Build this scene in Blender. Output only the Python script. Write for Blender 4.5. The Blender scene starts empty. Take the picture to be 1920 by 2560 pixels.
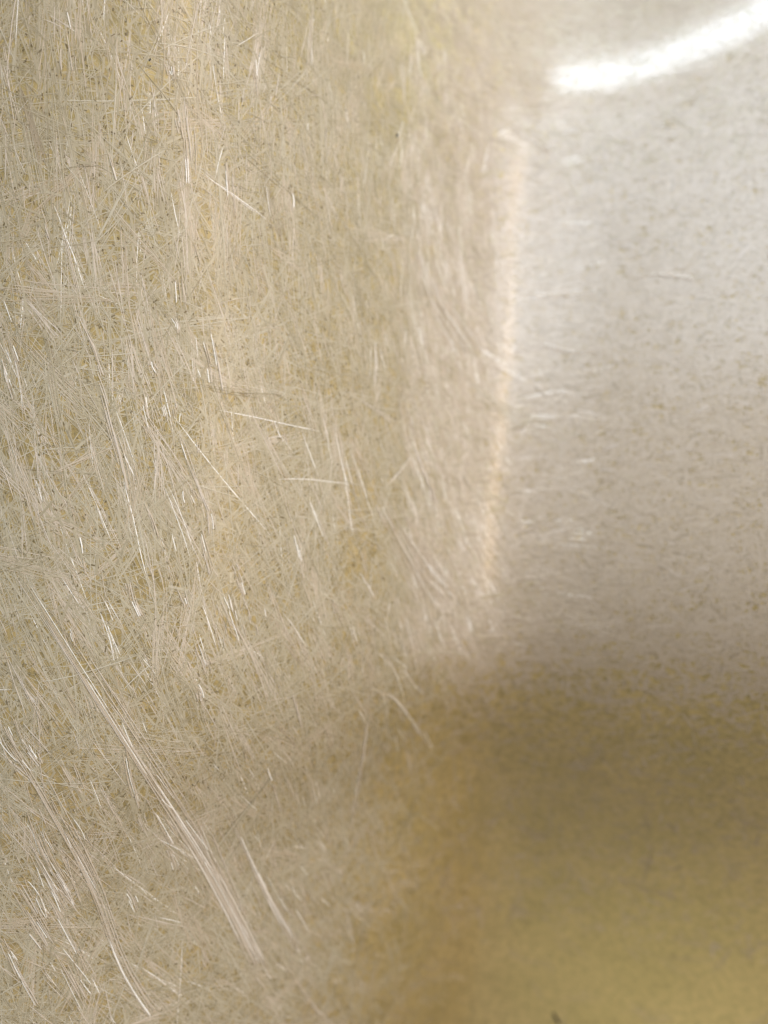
import bpy, math
import numpy as np

rng = np.random.default_rng(7)
S = bpy.context.scene
COL = S.collection

# ------------------------------------------------------------------ camera
CAM_Z = 0.087
HW = 0.4875                      # tan of half the horizontal field of view
cam_d = bpy.data.cameras.new('camera')
cam = bpy.data.objects.new('camera', cam_d)
COL.objects.link(cam)
cam.location = (0, 0, CAM_Z)     # looks straight down -Z, image up = +Y
cam_d.sensor_fit = 'HORIZONTAL'
cam_d.lens = 4.15
cam_d.sensor_width = 2 * HW * 4.15
cam_d.clip_start = 0.004
cam_d.clip_end = 20
cam_d.dof.use_dof = True
cam_d.dof.focus_distance = 0.089
cam_d.dof.aperture_fstop = 2.3
S.camera = cam

# ------------------------------------------------------------------ world: the even light of a room
W = bpy.data.worlds.new('World')
S.world = W
W.use_nodes = True
bg = W.node_tree.nodes['Background']
bg.inputs[0].default_value = (0.945, 0.885, 0.755, 1)
bg.inputs[1].default_value = 0.575

S.view_settings.view_transform = 'Standard'
S.view_settings.look = 'None'
S.view_settings.gamma = 1
S.view_settings.exposure = 0.0


def area(name, loc, target, sx, sy, power, color):
    l = bpy.data.lights.new(name, 'AREA')
    l.shape = 'RECTANGLE'
    l.size, l.size_y = sx, sy
    l.energy = power
    l.color = color
    if name == 'back_daylight':
        l.spread = math.radians(90)
    o = bpy.data.objects.new(name, l)
    COL.objects.link(o)
    o.location = loc
    from mathutils import Vector
    o.rotation_euler = (Vector(target) - Vector(loc)).to_track_quat('-Z', 'Y').to_euler()
    return o


LAMPS = [
    # a window low beyond the top of the shell, a second one to the right, a warm strip lamp,
    # and daylight falling on the outside of the shell, glowing through it
    ('window_light', (0.00, 1.10, 0.06), (0.05, 0.05, -0.05), 0.55, 0.25, 9.0, (0.78, 0.89, 1.0)),
    ('upper_fill_light', (0.24, 0.90, 0.66), (0.05, 0.03, -0.05), 1.20, 0.60, 15.5, (0.72, 0.86, 1.0)),  # added broad cool fill for face and wall, no separate window known
    ('side_window_light', (0.76, 0.66, 0.34), (0, 0, -0.03), 0.45, 0.45, 3.6, (0.84, 0.90, 1.0)),
    ('warm_strip_light', (0.42, 0.140, 0.30), (0.0, 0.140, -0.04), 0.59, 0.042, 1.9, (1.0, 0.69, 0.40)),
    ('back_daylight', (-0.018, 0.118, -0.090), (0.010, 0.090, -0.036), 0.05, 0.05, 0.19, (0.94, 1.0, 1.0)),
    ('back_daylight', (0.088, -0.120, -0.165), (0.072, -0.095, -0.08), 0.06, 0.06, 0.09, (1.0, 0.92, 0.66)),
]
for a in LAMPS:
    area(*a)

# ------------------------------------------------------------------ the shell's inner face as a height field
def sp(t):                        # softplus
    return np.logaddexp(0.0, t)


def surf(x, y):
    x = np.asarray(x, float)
    y = np.asarray(y, float)
    xs = -0.0126 - 0.015 / (1 + np.exp((y + 0.036) / 0.007)) - 0.006 * sp((-y - 0.06) / 0.02) - 0.0032 * sp((y - 0.035) / 0.015)
    w = 0.013
    L = 0.001 - 1.50 * w * sp((x - xs) / w) - 0.13 * (x + 0.02) - 5.0 * np.minimum(x + 0.015, 0) ** 2 \
        + 3.0 * np.maximum(y - 0.015, 0) ** 2 / (1 + np.exp((x + 0.012) / 0.006))           # the wing on the left, rolling into a wall
    R = -0.0382 + 0.40 * (x - 0.020)                                       # the broad face on the right
    yr = -0.025
    R = R - 0.30 * 0.013 * sp((y - yr) / 0.013)                           # saddle: falls away upward ...
    R = R - 1.25 * 0.011 * sp(-(y - yr) / 0.011)                          # ... and down into the hollow
    R = R + 1.05 * 0.012 * sp((-y - 0.066) / 0.012)
    R = R - 0.60 * 0.006 * sp((y - 0.0822 - 0.40 * (x - 0.046)) / 0.006)   # rolled top
    k = 0.0100 + 0.012 / (1 + np.exp(-(y - 0.066) / 0.008))                # the fold opens out towards the top
    return k * np.logaddexp(L / k, R / k)


def grad(x, y, e=2e-5):
    return (surf(x + e, y) - surf(x - e, y)) / (2 * e), (surf(x, y + e) - surf(x, y - e)) / (2 * e)


def normal(x, y):
    zx, zy = grad(x, y)
    n = np.stack([-zx, -zy, np.ones_like(zx)], -1)
    return n / np.linalg.norm(n, axis=-1, keepdims=True)


def at(px, py):
    """x, y on the shell under a point of the 1920 x 2560 photograph."""
    px = np.asarray(px, float)
    py = np.asarray(py, float)
    sx = (px / 1920 - 0.5) * 2 * HW
    sy = -(py / 2560 - 0.5) * 2 * HW * 4 / 3
    lo = np.full(px.shape, 0.03)
    hi = np.full(px.shape, 0.03)
    done = np.zeros(px.shape, bool)
    d = 0.03
    while d < 0.6:
        below = (CAM_Z - d) < surf(sx * d, sy * d)
        new = below & ~done
        hi[new] = d
        done |= below
        lo[~done] = d
        d += 0.001
    for _ in range(25):
        m = (lo + hi) / 2
        b = (CAM_Z - m) < surf(sx * m, sy * m)
        hi = np.where(b, m, hi)
        lo = np.where(b, lo, m)
    return sx * hi, sy * hi


# ------------------------------------------------------------------ materials
def mat(name):
    m = bpy.data.materials.new(name)
    m.use_nodes = True
    nt = m.node_tree
    nt.nodes.clear()
    return m, nt, nt.nodes.new, nt.links.new


def make_resin():
    m, nt, N, L = mat('golden_resin')
    out = N('ShaderNodeOutputMaterial')
    tc = N('ShaderNodeTexCoord')
    n1 = N('ShaderNodeTexNoise'); n1.inputs['Scale'].default_value = 900; n1.inputs['Detail'].default_value = 5
    n2 = N('ShaderNodeTexNoise'); n2.inputs['Scale'].default_value = 70; n2.inputs['Detail'].default_value = 3
    L(tc.outputs['Object'], n1.inputs['Vector']); L(tc.outputs['Object'], n2.inputs['Vector'])
    r1 = N('ShaderNodeValToRGB')
    r1.color_ramp.elements[0].position = 0.32; r1.color_ramp.elements[0].color = (0.240, 0.183, 0.090, 1)
    r1.color_ramp.elements[1].position = 0.62; r1.color_ramp.elements[1].color = (0.425, 0.322, 0.155, 1)
    L(n1.outputs['Fac'], r1.inputs['Fac'])
    mx = N('ShaderNodeMix'); mx.data_type = 'RGBA'; mx.blend_type = 'MULTIPLY'
    r2 = N('ShaderNodeValToRGB')
    r2.color_ramp.elements[0].position = 0.35; r2.color_ramp.elements[0].color = (0.85, 0.86, 0.80, 1)
    r2.color_ramp.elements[1].position = 0.65; r2.color_ramp.elements[1].color = (1, 1, 1, 1)
    L(n2.outputs['Fac'], r2.inputs['Fac'])
    mx.inputs[0].default_value = 1
    L(r1.outputs['Color'], mx.inputs[6]); L(r2.outputs['Color'], mx.inputs[7])
    bump = N('ShaderNodeBump'); bump.inputs['Strength'].default_value = 0.25; bump.inputs['Distance'].default_value = 0.00008
    L(n1.outputs['Fac'], bump.inputs['Height'])
    p = N('ShaderNodeBsdfPrincipled')
    p.inputs['Roughness'].default_value = 0.28
    p.inputs['IOR'].default_value = 1.42
    L(mx.outputs[2], p.inputs['Base Color']); L(bump.outputs['Normal'], p.inputs['Normal'])
    t = N('ShaderNodeBsdfTranslucent')
    t.inputs['Color'].default_value = (0.82, 0.78, 0.55, 1)
    ms = N('ShaderNodeMixShader'); ms.inputs[0].default_value = 0.25
    L(p.outputs[0], ms.inputs[1]); L(t.outputs[0], ms.inputs[2])
    L(ms.outputs[0], out.inputs['Surface'])
    return m


def make_glass(name, gain=1.0, rough=0.40, tint=(1, 1, 1), ior=1.52):
    m, nt, N, L = mat(name)
    out = N('ShaderNodeOutputMaterial')
    at_ = N('ShaderNodeAttribute'); at_.attribute_name = 'tone'
    r = N('ShaderNodeValToRGB')
    c0 = [a * gain * b for a, b in zip((0.36, 0.30, 0.17), tint)]
    cd = [a * gain * b for a, b in zip((0.19, 0.15, 0.08), tint)]
    c1 = [a * gain * b for a, b in zip((0.52, 0.455, 0.32), tint)]
    c2 = [a * gain * b for a, b in zip((0.64, 0.60, 0.50), tint)]
    e = r.color_ramp.elements
    e[0].position = 0; e[0].color = (*cd, 1)
    m0 = e.new(0.12); m0.color = (*c0, 1)
    e[1].position = 1; e[1].color = (*c2, 1)
    m1 = e.new(0.55); m1.color = (*c1, 1)
    L(at_.outputs['Fac'], r.inputs['Fac'])
    p = N('ShaderNodeBsdfPrincipled')
    p.inputs['Roughness'].default_value = rough
    p.inputs['IOR'].default_value = ior
    L(r.outputs['Color'], p.inputs['Base Color'])
    t = N('ShaderNodeBsdfTranslucent')
    L(r.outputs['Color'], t.inputs['Color'])
    ms = N('ShaderNodeMixShader'); ms.inputs[0].default_value = 0.35
    L(p.outputs[0], ms.inputs[1]); L(t.outputs[0], ms.inputs[2])
    L(ms.outputs[0], out.inputs['Surface'])
    return m


def make_dirt():
    m, nt, N, L = mat('dark_dirt')
    out = N('ShaderNodeOutputMaterial')
    n = N('ShaderNodeTexNoise'); n.inputs['Scale'].default_value = 4000
    r = N('ShaderNodeValToRGB')
    r.color_ramp.elements[0].color = (0.004, 0.003, 0.002, 1)
    r.color_ramp.elements[1].color = (0.02, 0.015, 0.009, 1)
    L(n.outputs['Fac'], r.inputs['Fac'])
    p = N('ShaderNodeBsdfPrincipled'); p.inputs['Roughness'].default_value = 0.7
    L(r.outputs['Color'], p.inputs['Base Color']); L(p.outputs[0], out.inputs['Surface'])
    return m


M_RESIN = make_resin()
M_FIBRE = make_glass('embedded_glass_fibre', 1.02, 0.32, (0.98, 1.0, 1.05))
M_FACE = make_glass('smooth_glass_fibre', 1.02, 0.25, (1.02, 1.0, 1.15), 1.64)
M_STRAND = make_glass('pale_glint_strand', 1.12, 0.33, (1.0, 0.98, 1.08))  # pale glass, with the cool window glint put into its tint
M_DIRT = make_dirt()


def mesh_obj(name, verts, faces, material, parent=None, tone=None, smooth=True):
    me = bpy.data.meshes.new(name)
    v = np.ascontiguousarray(verts, np.float32)
    f = np.ascontiguousarray(faces, np.int32)
    nf = len(f)
    me.vertices.add(len(v)); me.vertices.foreach_set('co', v.ravel())
    me.loops.add(nf * 4); me.loops.foreach_set('vertex_index', f.ravel())
    me.polygons.add(nf)
    me.polygons.foreach_set('loop_start', np.arange(0, nf * 4, 4, dtype=np.int32))
    me.polygons.foreach_set('loop_total', np.full(nf, 4, np.int32))
    me.polygons.foreach_set('use_smooth', np.full(nf, smooth, bool))
    me.update(calc_edges=True)
    if tone is not None:
        a = me.attributes.new('tone', 'FLOAT', 'POINT')
        a.data.foreach_set('value', np.ascontiguousarray(tone, np.float32))
    me.materials.append(material)
    o = bpy.data.objects.new(name, me)
    COL.objects.link(o)
    if parent is not None:
        o.parent = parent
    return o


# ------------------------------------------------------------------ the shell
X0, X1, Y0, Y1 = -0.105, 0.165, -0.21, 0.185
root = bpy.data.objects.new('fibreglass_shell', None)
COL.objects.link(root)
root['label'] = 'curved inside of a translucent golden fibreglass shell with pale glass strands showing'
root['category'] = 'shell'


def build_body():
    nx, ny = 230, 310
    u = np.linspace(-1, 1, nx)
    v = np.linspace(-1, 1, ny)
    U, V = np.meshgrid(u, v)
    # squircle outline so the moulded rim has rounded corners
    k = 0.5
    XX = U * np.sqrt(1 - k * V ** 2 * 0.35)
    YY = V * np.sqrt(1 - k * U ** 2 * 0.35)
    x = (X0 + X1) / 2 + XX * (X1 - X0) / 2
    y = (Y0 + Y1) / 2 + YY * (Y1 - Y0) / 2
    z = surf(x, y)
    n = normal(x, y)
    P = np.stack([x, y, z], -1)
    T = 0.0028
    Q = P - n * T
    verts = np.concatenate([P.reshape(-1, 3), Q.reshape(-1, 3)])
    idx = np.arange(nx * ny).reshape(ny, nx)
    a, b, c, d = idx[:-1, :-1], idx[:-1, 1:], idx[1:, 1:], idx[1:, :-1]
    top = np.stack([a, b, c, d], -1).reshape(-1, 4)
    bot = np.stack([a, d, c, b], -1).reshape(-1, 4) + nx * ny
    o = nx * ny
    ring = np.concatenate([idx[0, :], idx[1:, -1], idx[-1, -2::-1], idx[-2:0:-1, 0]])
    r2 = np.roll(ring, -1)
    side = np.stack([r2, ring, ring + o, r2 + o], -1)
    return mesh_obj('moulded_body', verts, np.concatenate([top, bot, side]), M_RESIN, root)


build_body()

# ------------------------------------------------------------------ fibres
def ribbons(cx, cy, width, height, lift):
    """Flattened half tubes along paths cx, cy (n, m) lying on the shell.
    width, height, lift: (n,) or (n, m)."""
    n, m = cx.shape
    def full(a):
        a = np.asarray(a, float)
        return np.broadcast_to(a[:, None] if a.ndim == 1 else a, (n, m))
    width, height, lift = full(width), full(height), full(lift)
    z = surf(cx, cy)
    P = np.stack([cx, cy, z], -1)
    nn = normal(cx, cy)
    T = np.gradient(P, axis=1)
    T /= np.linalg.norm(T, axis=-1, keepdims=True) + 1e-12
    B = np.cross(nn, T)
    B /= np.linalg.norm(B, axis=-1, keepdims=True) + 1e-12
    taper = np.ones(m)
    if m > 2:
        taper[0] = taper[-1] = 0.25
    hw = (width * taper)[..., None] / 2
    base = P + nn * lift[..., None]
    A = base + B * hw
    C = base + nn * (height * taper)[..., None]
    D = base - B * hw
    V = np.stack([A, C, D], 2)                         # n, m, 3, 3
    idx = np.arange(n * m * 3).reshape(n, m, 3)
    q1 = np.stack([idx[:, :-1, 0], idx[:, :-1, 1], idx[:, 1:, 1], idx[:, 1:, 0]], -1)
    q2 = np.stack([idx[:, :-1, 1], idx[:, :-1, 2], idx[:, 1:, 2], idx[:, 1:, 1]], -1)
    F = np.concatenate([q1.reshape(-1, 4), q2.reshape(-1, 4)])
    return V.reshape(-1, 3), F[:, ::-1]


def walk(x, y, th, curv, step, m):
    """Walk along the surface: isotropic in the tangent plane, not in x, y."""
    xs, ys = [x], [y]
    for i in range(m - 1):
        zx, zy = grad(x, y)
        l1 = np.sqrt(1 + zx ** 2)
        nrm = np.sqrt(1 + zx ** 2 + zy ** 2)
        # e1 = (1,0,zx)/l1 ; e2 = n x e1
        e2x = -zx * zy / (nrm * l1)
        e2y = (1 + zx ** 2) / (nrm * l1)
        c, s = np.cos(th), np.sin(th)
        x = x + step * (c / l1 + s * e2x)
        y = y + step * (s * e2y)
        th = th + curv * step + rng.normal(0, 0.03, x.shape)
        xs.append(x); ys.append(y)
    return np.stack(xs, 1), np.stack(ys, 1), th


STAIN = [float(v) for v in at(900, 1310)]      # a small resin-rich patch on the wall
SHADE_X, SHADE_Y = at([800, 850, 860, 880, 905, 935, 1010, 1205], [2500, 2300, 2100, 1900, 1800, 1710, 1640, 1540])   # edge of the hollow's shade, given by thinned fibres and bare resin


def seed(n, lim):
    side = {id(WING): -1, id(FACE): 1}.get(id(lim), 0)
    """Points spread evenly over the surface area within lim."""
    out = []
    got = 0
    shade_edge = lambda y: np.interp(y, SHADE_Y, SHADE_X)
    while got < n:
        x = rng.uniform(lim[0], lim[1], n); y = rng.uniform(lim[2], lim[3], n)
        zx, zy = grad(x, y)
        hollow = 1 / (1 + np.exp((y + 0.026) / 0.0035)) / (1 + np.exp(-(x - shade_edge(y) - 0.001) / 0.0032))   # few fibres; bare brown resin also stands in for the hollow's shade
        edge = 1 / (1 + np.exp(-(side * (x - 0.0125)) / 0.004)) if side else 1.0
        keep = rng.uniform(0, 2.4, n) < np.sqrt(1 + zx ** 2 + zy ** 2) * edge * (1 - np.where(x > shade_edge(y) + 0.012, 0.96, 0.90) * hollow * (lim is not HOLLOW)) * (1 - 0.97 * np.exp(-((x - STAIN[0]) / 0.0022) ** 2 - ((y - STAIN[1]) / 0.006) ** 2))
        out.append(np.stack([x[keep], y[keep]])); got += keep.sum()
    o = np.concatenate(out, 1)[:, :n]
    return o[0], o[1]


def inside(cx, cy):
    return (cx > X0 + .008) & (cx < X1 - .008) & (cy > Y0 + .012) & (cy < Y1 - .012)


def fibre_mass(nb, per, m, length, width, spread, tone_mu, lim, aligned=0.0, dark=False, relief=1.0, sd=0.13):
    bx, by = seed(nb, lim)
    th = rng.uniform(0, 2 * np.pi, nb)
    if aligned:
        # strands turned across the lamp direction, building the glint pattern into their lay
        glint_dir = np.where(bx < 0.020, np.arctan2(-(0.12 - bx), 0.055 - by), rng.normal(0.05, 0.2, nb))
        pick = rng.uniform(0, 1, nb) < aligned
        th = np.where(pick, glint_dir + rng.normal(0, 0.16, nb), th)
    curv = rng.normal(0, 7, nb)
    ln = rng.uniform(*length, nb)
    lay = rng.uniform(0, 1, nb)
    tone = rng.normal(tone_mu, min(0.10, 1.2 * sd), nb)
    rep = lambda a: np.repeat(a, per)
    n = nb * per
    off = rng.normal(0, 1, n) * spread
    along = rng.uniform(-0.5, 0.5, n) * rep(ln) * 0.6
    T = rep(th)
    x = rep(bx) - np.sin(T) * off + np.cos(T) * along
    y = rep(by) + np.cos(T) * off + np.sin(T) * along
    ln_ = rep(ln) * rng.uniform(0.4, 1.0, n)
    cx, cy, _ = walk(x, y, T + rng.normal(0, 0.06, n), rep(curv) + rng.normal(0, 7, n), ln_ / (m - 1), m)
    ok = inside(cx, cy).all(1)
    cx, cy = cx[ok], cy[ok]
    k = ok.sum()
    w = rng.uniform(*width, n)[ok]
    lift = (rep(lay) * 6e-5 + rng.uniform(0, 2e-5, n))[ok] - 1.0e-5
    h = w * rng.uniform(0.02, 1.0, k) ** 1.6 * np.interp(cx.mean(1), [-0.01, 0.03], [0.36, 0.16]) * relief
    V, F = ribbons(cx, cy, w, h, lift)
    tn = np.clip(rep(tone) + rng.normal(0, sd, n), 0.13, 1)[ok]
    if dark:
        tn = np.clip(rng.uniform(-0.06, 0.12, k), 0, 1)
    return V, F, np.repeat(tn, m * 3)


def join(parts):
    vs, fs, ts = [], [], []
    o = 0
    for v, f, t in parts:
        vs.append(v); fs.append(f + o); ts.append(t); o += len(v)
    return np.concatenate(vs), np.concatenate(fs), np.concatenate(ts)


VIEW = (-0.062, 0.11, -0.135, 0.135)
NEAR = (-0.060, 0.02, -0.080, 0.075)
WING = (-0.062, 0.040, -0.135, 0.110)
FACE = (0.005, 0.110, -0.090, 0.135)
FAN = (0.002, 0.016, -0.022, 0.060)
FOLD = (0.004, 0.033, -0.022, 0.080)
TOP = (0.020, 0.110, 0.060, 0.130)
HOLLOW = (-0.020, 0.115, -0.145, -0.035)
V_, F_, T_ = join([
    fibre_mass(2300, 7, 6, (0.006, 0.024), (0.00005, 0.00012), 0.00032, 0.55, WING, 0.25, False, 0.7, 0.10),
    fibre_mass(7000, 1, 7, (0.006, 0.026), (0.00005, 0.00012), 0.0, 0.6, WING, 0.2, False, 0.7, 0.10),
    fibre_mass(18000, 2, 3, (0.001, 0.006), (0.00005, 0.00012), 0.0002, 0.55, WING, 0.2, False, 0.8, 0.10),
    fibre_mass(14000, 1, 2, (0.002, 0.006), (0.00014, 0.00030), 0.0, 0.5, WING, 0.2, False, 0.1, 0.05),
    fibre_mass(5000, 2, 4, (0.002, 0.008), (0.00008, 0.00020), 0.0003, 0.6, TOP, 0.0, False, 3.0, 0.04),
    fibre_mass(26000, 1, 2, (0.00012, 0.0006), (0.00006, 0.00018), 0.0, 0.0, WING, 0.3, True, 0.15),
])
mass = mesh_obj('glass_fibre_mat', V_, F_, M_FIBRE, root, T_)
mass['kind'] = 'stuff'
V_, F_, T_ = join([
    fibre_mass(2600, 6, 5, (0.002, 0.009), (0.00006, 0.00013), 0.00035, 0.6, FACE, 0.3, False, 0.35, 0.035),
    fibre_mass(42000, 1, 2, (0.0012, 0.004), (0.00020, 0.00042), 0.0, 0.5, FACE, 0.2, False, 0.1, 0.05),
    fibre_mass(72000, 2, 2, (0.0005, 0.0024), (0.00008, 0.00022), 0.0002, 0.6, FACE, 0.2, False, 0.25, 0.03),
    fibre_mass(300, 3, 5, (0.004, 0.014), (0.00008, 0.00016), 0.0003, 0.45, HOLLOW, 0.2, False, 0.3, 0.05),
    fibre_mass(1800, 1, 3, (0.00012, 0.0004), (0.00010, 0.00020), 0.0, 0.0, FACE, 0.0, True, 0.2),
    fibre_mass(900, 3, 5, (0.002, 0.008), (0.00008, 0.00018), 0.0002, 0.7, FACE, 0.7, False, 0.6, 0.06),
])
face = mesh_obj('face_fibre_mat', V_, F_, M_FACE, root, T_)
face['kind'] = 'stuff'
V_, F_, T_ = join([
    fibre_mass(520, 15, 6, (0.005, 0.013), (0.00005, 0.00011), 0.00042, 0.62, WING, 0.55, False, 0.6, 0.08),
    fibre_mass(900, 6, 6, (0.003, 0.012), (0.00005, 0.00011), 0.00022, 0.75, WING, 0.92, False, 1.5),
    fibre_mass(520, 5, 5, (0.003, 0.010), (0.00005, 0.00012), 0.0004, 0.8, FAN, 0.95, False, 1.2),
    fibre_mass(1000, 4, 5, (0.003, 0.009), (0.00007, 0.00015), 0.0004, 0.85, FOLD, 0.85, False, 1.05, 0.06),
    fibre_mass(5000, 1, 5, (0.002, 0.009), (0.00005, 0.00011), 0.0, 0.75, WING, 0.92, False, 1.7),
])
pale = mesh_obj('pale_glint_mat', V_, F_, M_STRAND, root, T_)  # aligned pale fibres, their tone imitating glints and sheen
pale['kind'] = 'stuff'

# ------------------------------------------------------------------ strands one can point to
K = 1920 / 1659.0


def resample(pts, m):
    p = np.array(pts, float)
    s = np.concatenate([[0], np.cumsum(np.hypot(*np.diff(p, axis=0).T))])
    t = np.linspace(0, s[-1], m)
    px = np.interp(t, s, p[:, 0]); py = np.interp(t, s, p[:, 1])
    for _ in range(2):                      # soften the corners
        px[1:-1] = (px[:-2] + 2 * px[1:-1] + px[2:]) / 4
        py[1:-1] = (py[:-2] + 2 * py[1:-1] + py[2:]) / 4
    return px, py


def strand(pts, width, filaments, tone=0.80, rise=0.24, ragged=0.6):
    m = 14
    filaments = int(filaments * 3.2)
    px, py = resample(pts, m)
    x, y = at(px * K, py * K)
    dx, dy = np.gradient(x), np.gradient(y)
    l = np.hypot(dx, dy) + 1e-12
    off = (rng.normal(0, 0.33, filaments) if filaments > 1 else np.zeros(1)) * width
    cxs, cys = [], []
    for o in off:
        a = rng.uniform(0, ragged + 0.2); b = min(1.0, a + rng.uniform(0.15, 0.7))
        t = np.linspace(a, b, m) * (m - 1)
        i = np.arange(m)
        wob = o * (1 + 0.35 * np.sin(np.linspace(0, 3, m) + rng.uniform(0, 6)))
        cxs.append(np.interp(t, i, x - dy / l * wob)); cys.append(np.interp(t, i, y + dx / l * wob))
    w = rng.uniform(0.00005, 0.00011, filaments)
    V, F = ribbons(np.array(cxs), np.array(cys), w, w * rise * rng.uniform(.6, 1.2, filaments),
                   1.05e-4 + rng.uniform(0, 4e-5, filaments))
    tn = np.clip(tone + rng.normal(0, 0.2, filaments), 0, 1)
    return mesh_obj('fibre_strand', V, F, M_STRAND, root, np.repeat(tn, m * 3))


STRANDS = [
    ([(40, 1228), (130, 1370), (250, 1560), (360, 1730), (440, 1850), (500, 1960), (560, 2080)], 0.0015, 14),
    ([(0, 1570), (60, 1650), (130, 1780), (190, 1880), (235, 2010), (270, 2110), (330, 2190)], 0.0016, 7),
    ([(205, 805), (225, 850), (240, 920), (262, 990), (275, 1060)], 0.0005, 5),
    ([(485, 310), (488, 370), (492, 430)], 0.0003, 3),
    ([(500, 360), (504, 410), (510, 470)], 0.0003, 3),
    ([(380, 228), (387, 262), (394, 300)], 0.0004, 4),
    ([(234, 330), (242, 360), (250, 390)], 0.0003, 3),
    ([(425, 1120), (440, 1180), (455, 1240)], 0.0005, 4),
    ([(265, 1600), (280, 1680), (300, 1745)], 0.0004, 4),
    ([(575, 1655), (592, 1700), (606, 1752)], 0.0002, 2),
    ([(625, 1480), (640, 1530), (650, 1570)], 0.0002, 2),
    ([(420, 1760), (470, 1880), (520, 1990), (590, 2110)], 0.0007, 6),
    ([(490, 1740), (540, 1860), (590, 1960), (650, 2060)], 0.0005, 4),
    ([(60, 1740), (100, 1850), (150, 1930)], 0.0016, 9),
    ([(0, 2010), (35, 2090), (80, 2170)], 0.0006, 5),
    ([(610, 2080), (680, 2180), (720, 2215)], 0.0005, 4),
    ([(280, 1255), (290, 1300), (305, 1330)], 0.0007, 5),
    ([(715, 1290), (725, 1320), (740, 1345)], 0.0006, 4),
    ([(890, 950), (915, 1020), (945, 1090)], 0.0008, 5),
    ([(820, 1080), (870, 1180), (930, 1285)], 0.004, 16),
    ([(865, 1130), (915, 1210), (985, 1290)], 0.004, 12),
    ([(905, 540), (950, 660), (1015, 760)], 0.005, 14),
    ([(1080, 250), (1130, 290), (1190, 330)], 0.0016, 7),
    ([(1105, 640), (1190, 640), (1290, 632)], 0.0005, 3),
    ([(1330, 610), (1420, 590), (1500, 600)], 0.0005, 3),
    ([(1160, 745), (1230, 762), (1310, 760)], 0.0008, 4),
    ([(840, 1488), (815, 1490), (795, 1545), (783, 1640), (768, 1730), (750, 1810)], 0.0004, 3),
    ([(815, 1490), (850, 1500), (890, 1550), (930, 1620)], 0.0005, 3),
    ([(635, 1155), (645, 1200), (655, 1250)], 0.0003, 2),
    ([(165, 1130), (178, 1180), (185, 1240)], 0.0003, 2),
    ([(860, 800), (880, 880), (895, 940)], 0.0004, 2),
    ([(690, 190), (700, 260), (705, 330)], 0.0003, 2),
    ([(545, 60), (548, 130), (552, 210)], 0.0003, 2),
    ([(668, 20), (670, 80), (672, 140)], 0.0003, 2),
]
STRANDS += [
    ([(75, 1825), (110, 1890), (150, 1960)], 0.0050, 13),
    ([(10, 1545), (40, 1610), (75, 1660)], 0.0040, 9),
    ([(110, 2040), (150, 2110), (190, 2180)], 0.0030, 7),
    ([(470, 1290), (490, 1340), (510, 1390)], 0.0030, 6),
    ([(20, 1900), (60, 1960), (110, 2040)], 0.0030, 7),
    ([(560, 1880), (600, 1960), (650, 2040)], 0.0026, 5),
]
for i in range(45):                                   # short pale bundles over the wing, slanted to imitate its glints
    u, v = rng.uniform(10, 780), rng.uniform(20, 2190)
    if u > 430 + 300 * rng.uniform() ** 2:
        u *= 0.6
    slope = math.radians(np.interp(v, [0, 900, 1600, 2212], [5, 16, 24, 30]) + rng.normal(0, 5))
    l = 40 + 170 * rng.uniform() ** 2
    d = (math.sin(slope) * l / 2, math.cos(slope) * l / 2)
    STRANDS.append(([(u - d[0], v - d[1]), (u + rng.normal(0, 3), v), (u + d[0], v + d[1])],
                    rng.uniform(0.0002, 0.0014), int(rng.integers(1, 5))))
for s_ in STRANDS:
    strand(*s_)


# ------------------------------------------------------------------ dark flecks on the face
def fleck(name, px, py, length, width, ang, label):
    x, y = at(np.array([px]), np.array([py]))
    m, k = 9, 8
    t = np.linspace(-1, 1, m)
    a = np.linspace(0, 2 * np.pi, k, endpoint=False)
    prof = np.sqrt(np.clip(1 - np.abs(t) ** 2.6, 0.02, 1)) * (1 + 0.12 * np.sin(5 * t))
    c, s = math.cos(ang), math.sin(ang)
    n = normal(x, y)[0]
    e1 = np.array([c, s, 0.]); e1 -= n * e1.dot(n); e1 /= np.linalg.norm(e1)
    e2 = np.cross(n, e1)
    vs = []
    for i in range(m):
        for j in range(k):
            vs.append(e1 * t[i] * length / 2 + e2 * math.cos(a[j]) * prof[i] * width / 2
                      + n * math.sin(a[j]) * prof[i] * width * 0.3)
    fs = [(i * k + j, i * k + (j + 1) % k, (i + 1) * k + (j + 1) % k, (i + 1) * k + j)
          for i in range(m - 1) for j in range(k)]
    o = mesh_obj(name, np.array(vs), np.array(fs), M_DIRT)
    z = float(surf(x, y)[0])
    o.location = np.array([x[0], y[0], z]) + n * 2.3e-4
    o['label'] = label
    o['category'] = 'dirt fleck'
    o['group'] = 'dark flecks on the shell'
    return o


fleck('dirt_fleck', 374, 151, 0.00042, 0.00014, math.radians(68), 'black elongated fleck among the fibres near the top left')
fleck('dirt_fleck', 375, 167, 0.00013, 0.00012, 0, 'tiny round black dot just below the elongated fleck')
fleck('dirt_fleck', 990, 340, 0.0005, 0.0004, 1.2, 'brown round speck on the smooth face left of the warm streak')
fleck('dirt_fleck', 1391, 2545, 0.0034, 0.0007, math.radians(-62), 'dark brown elongated mark in the yellow hollow at bottom edge')
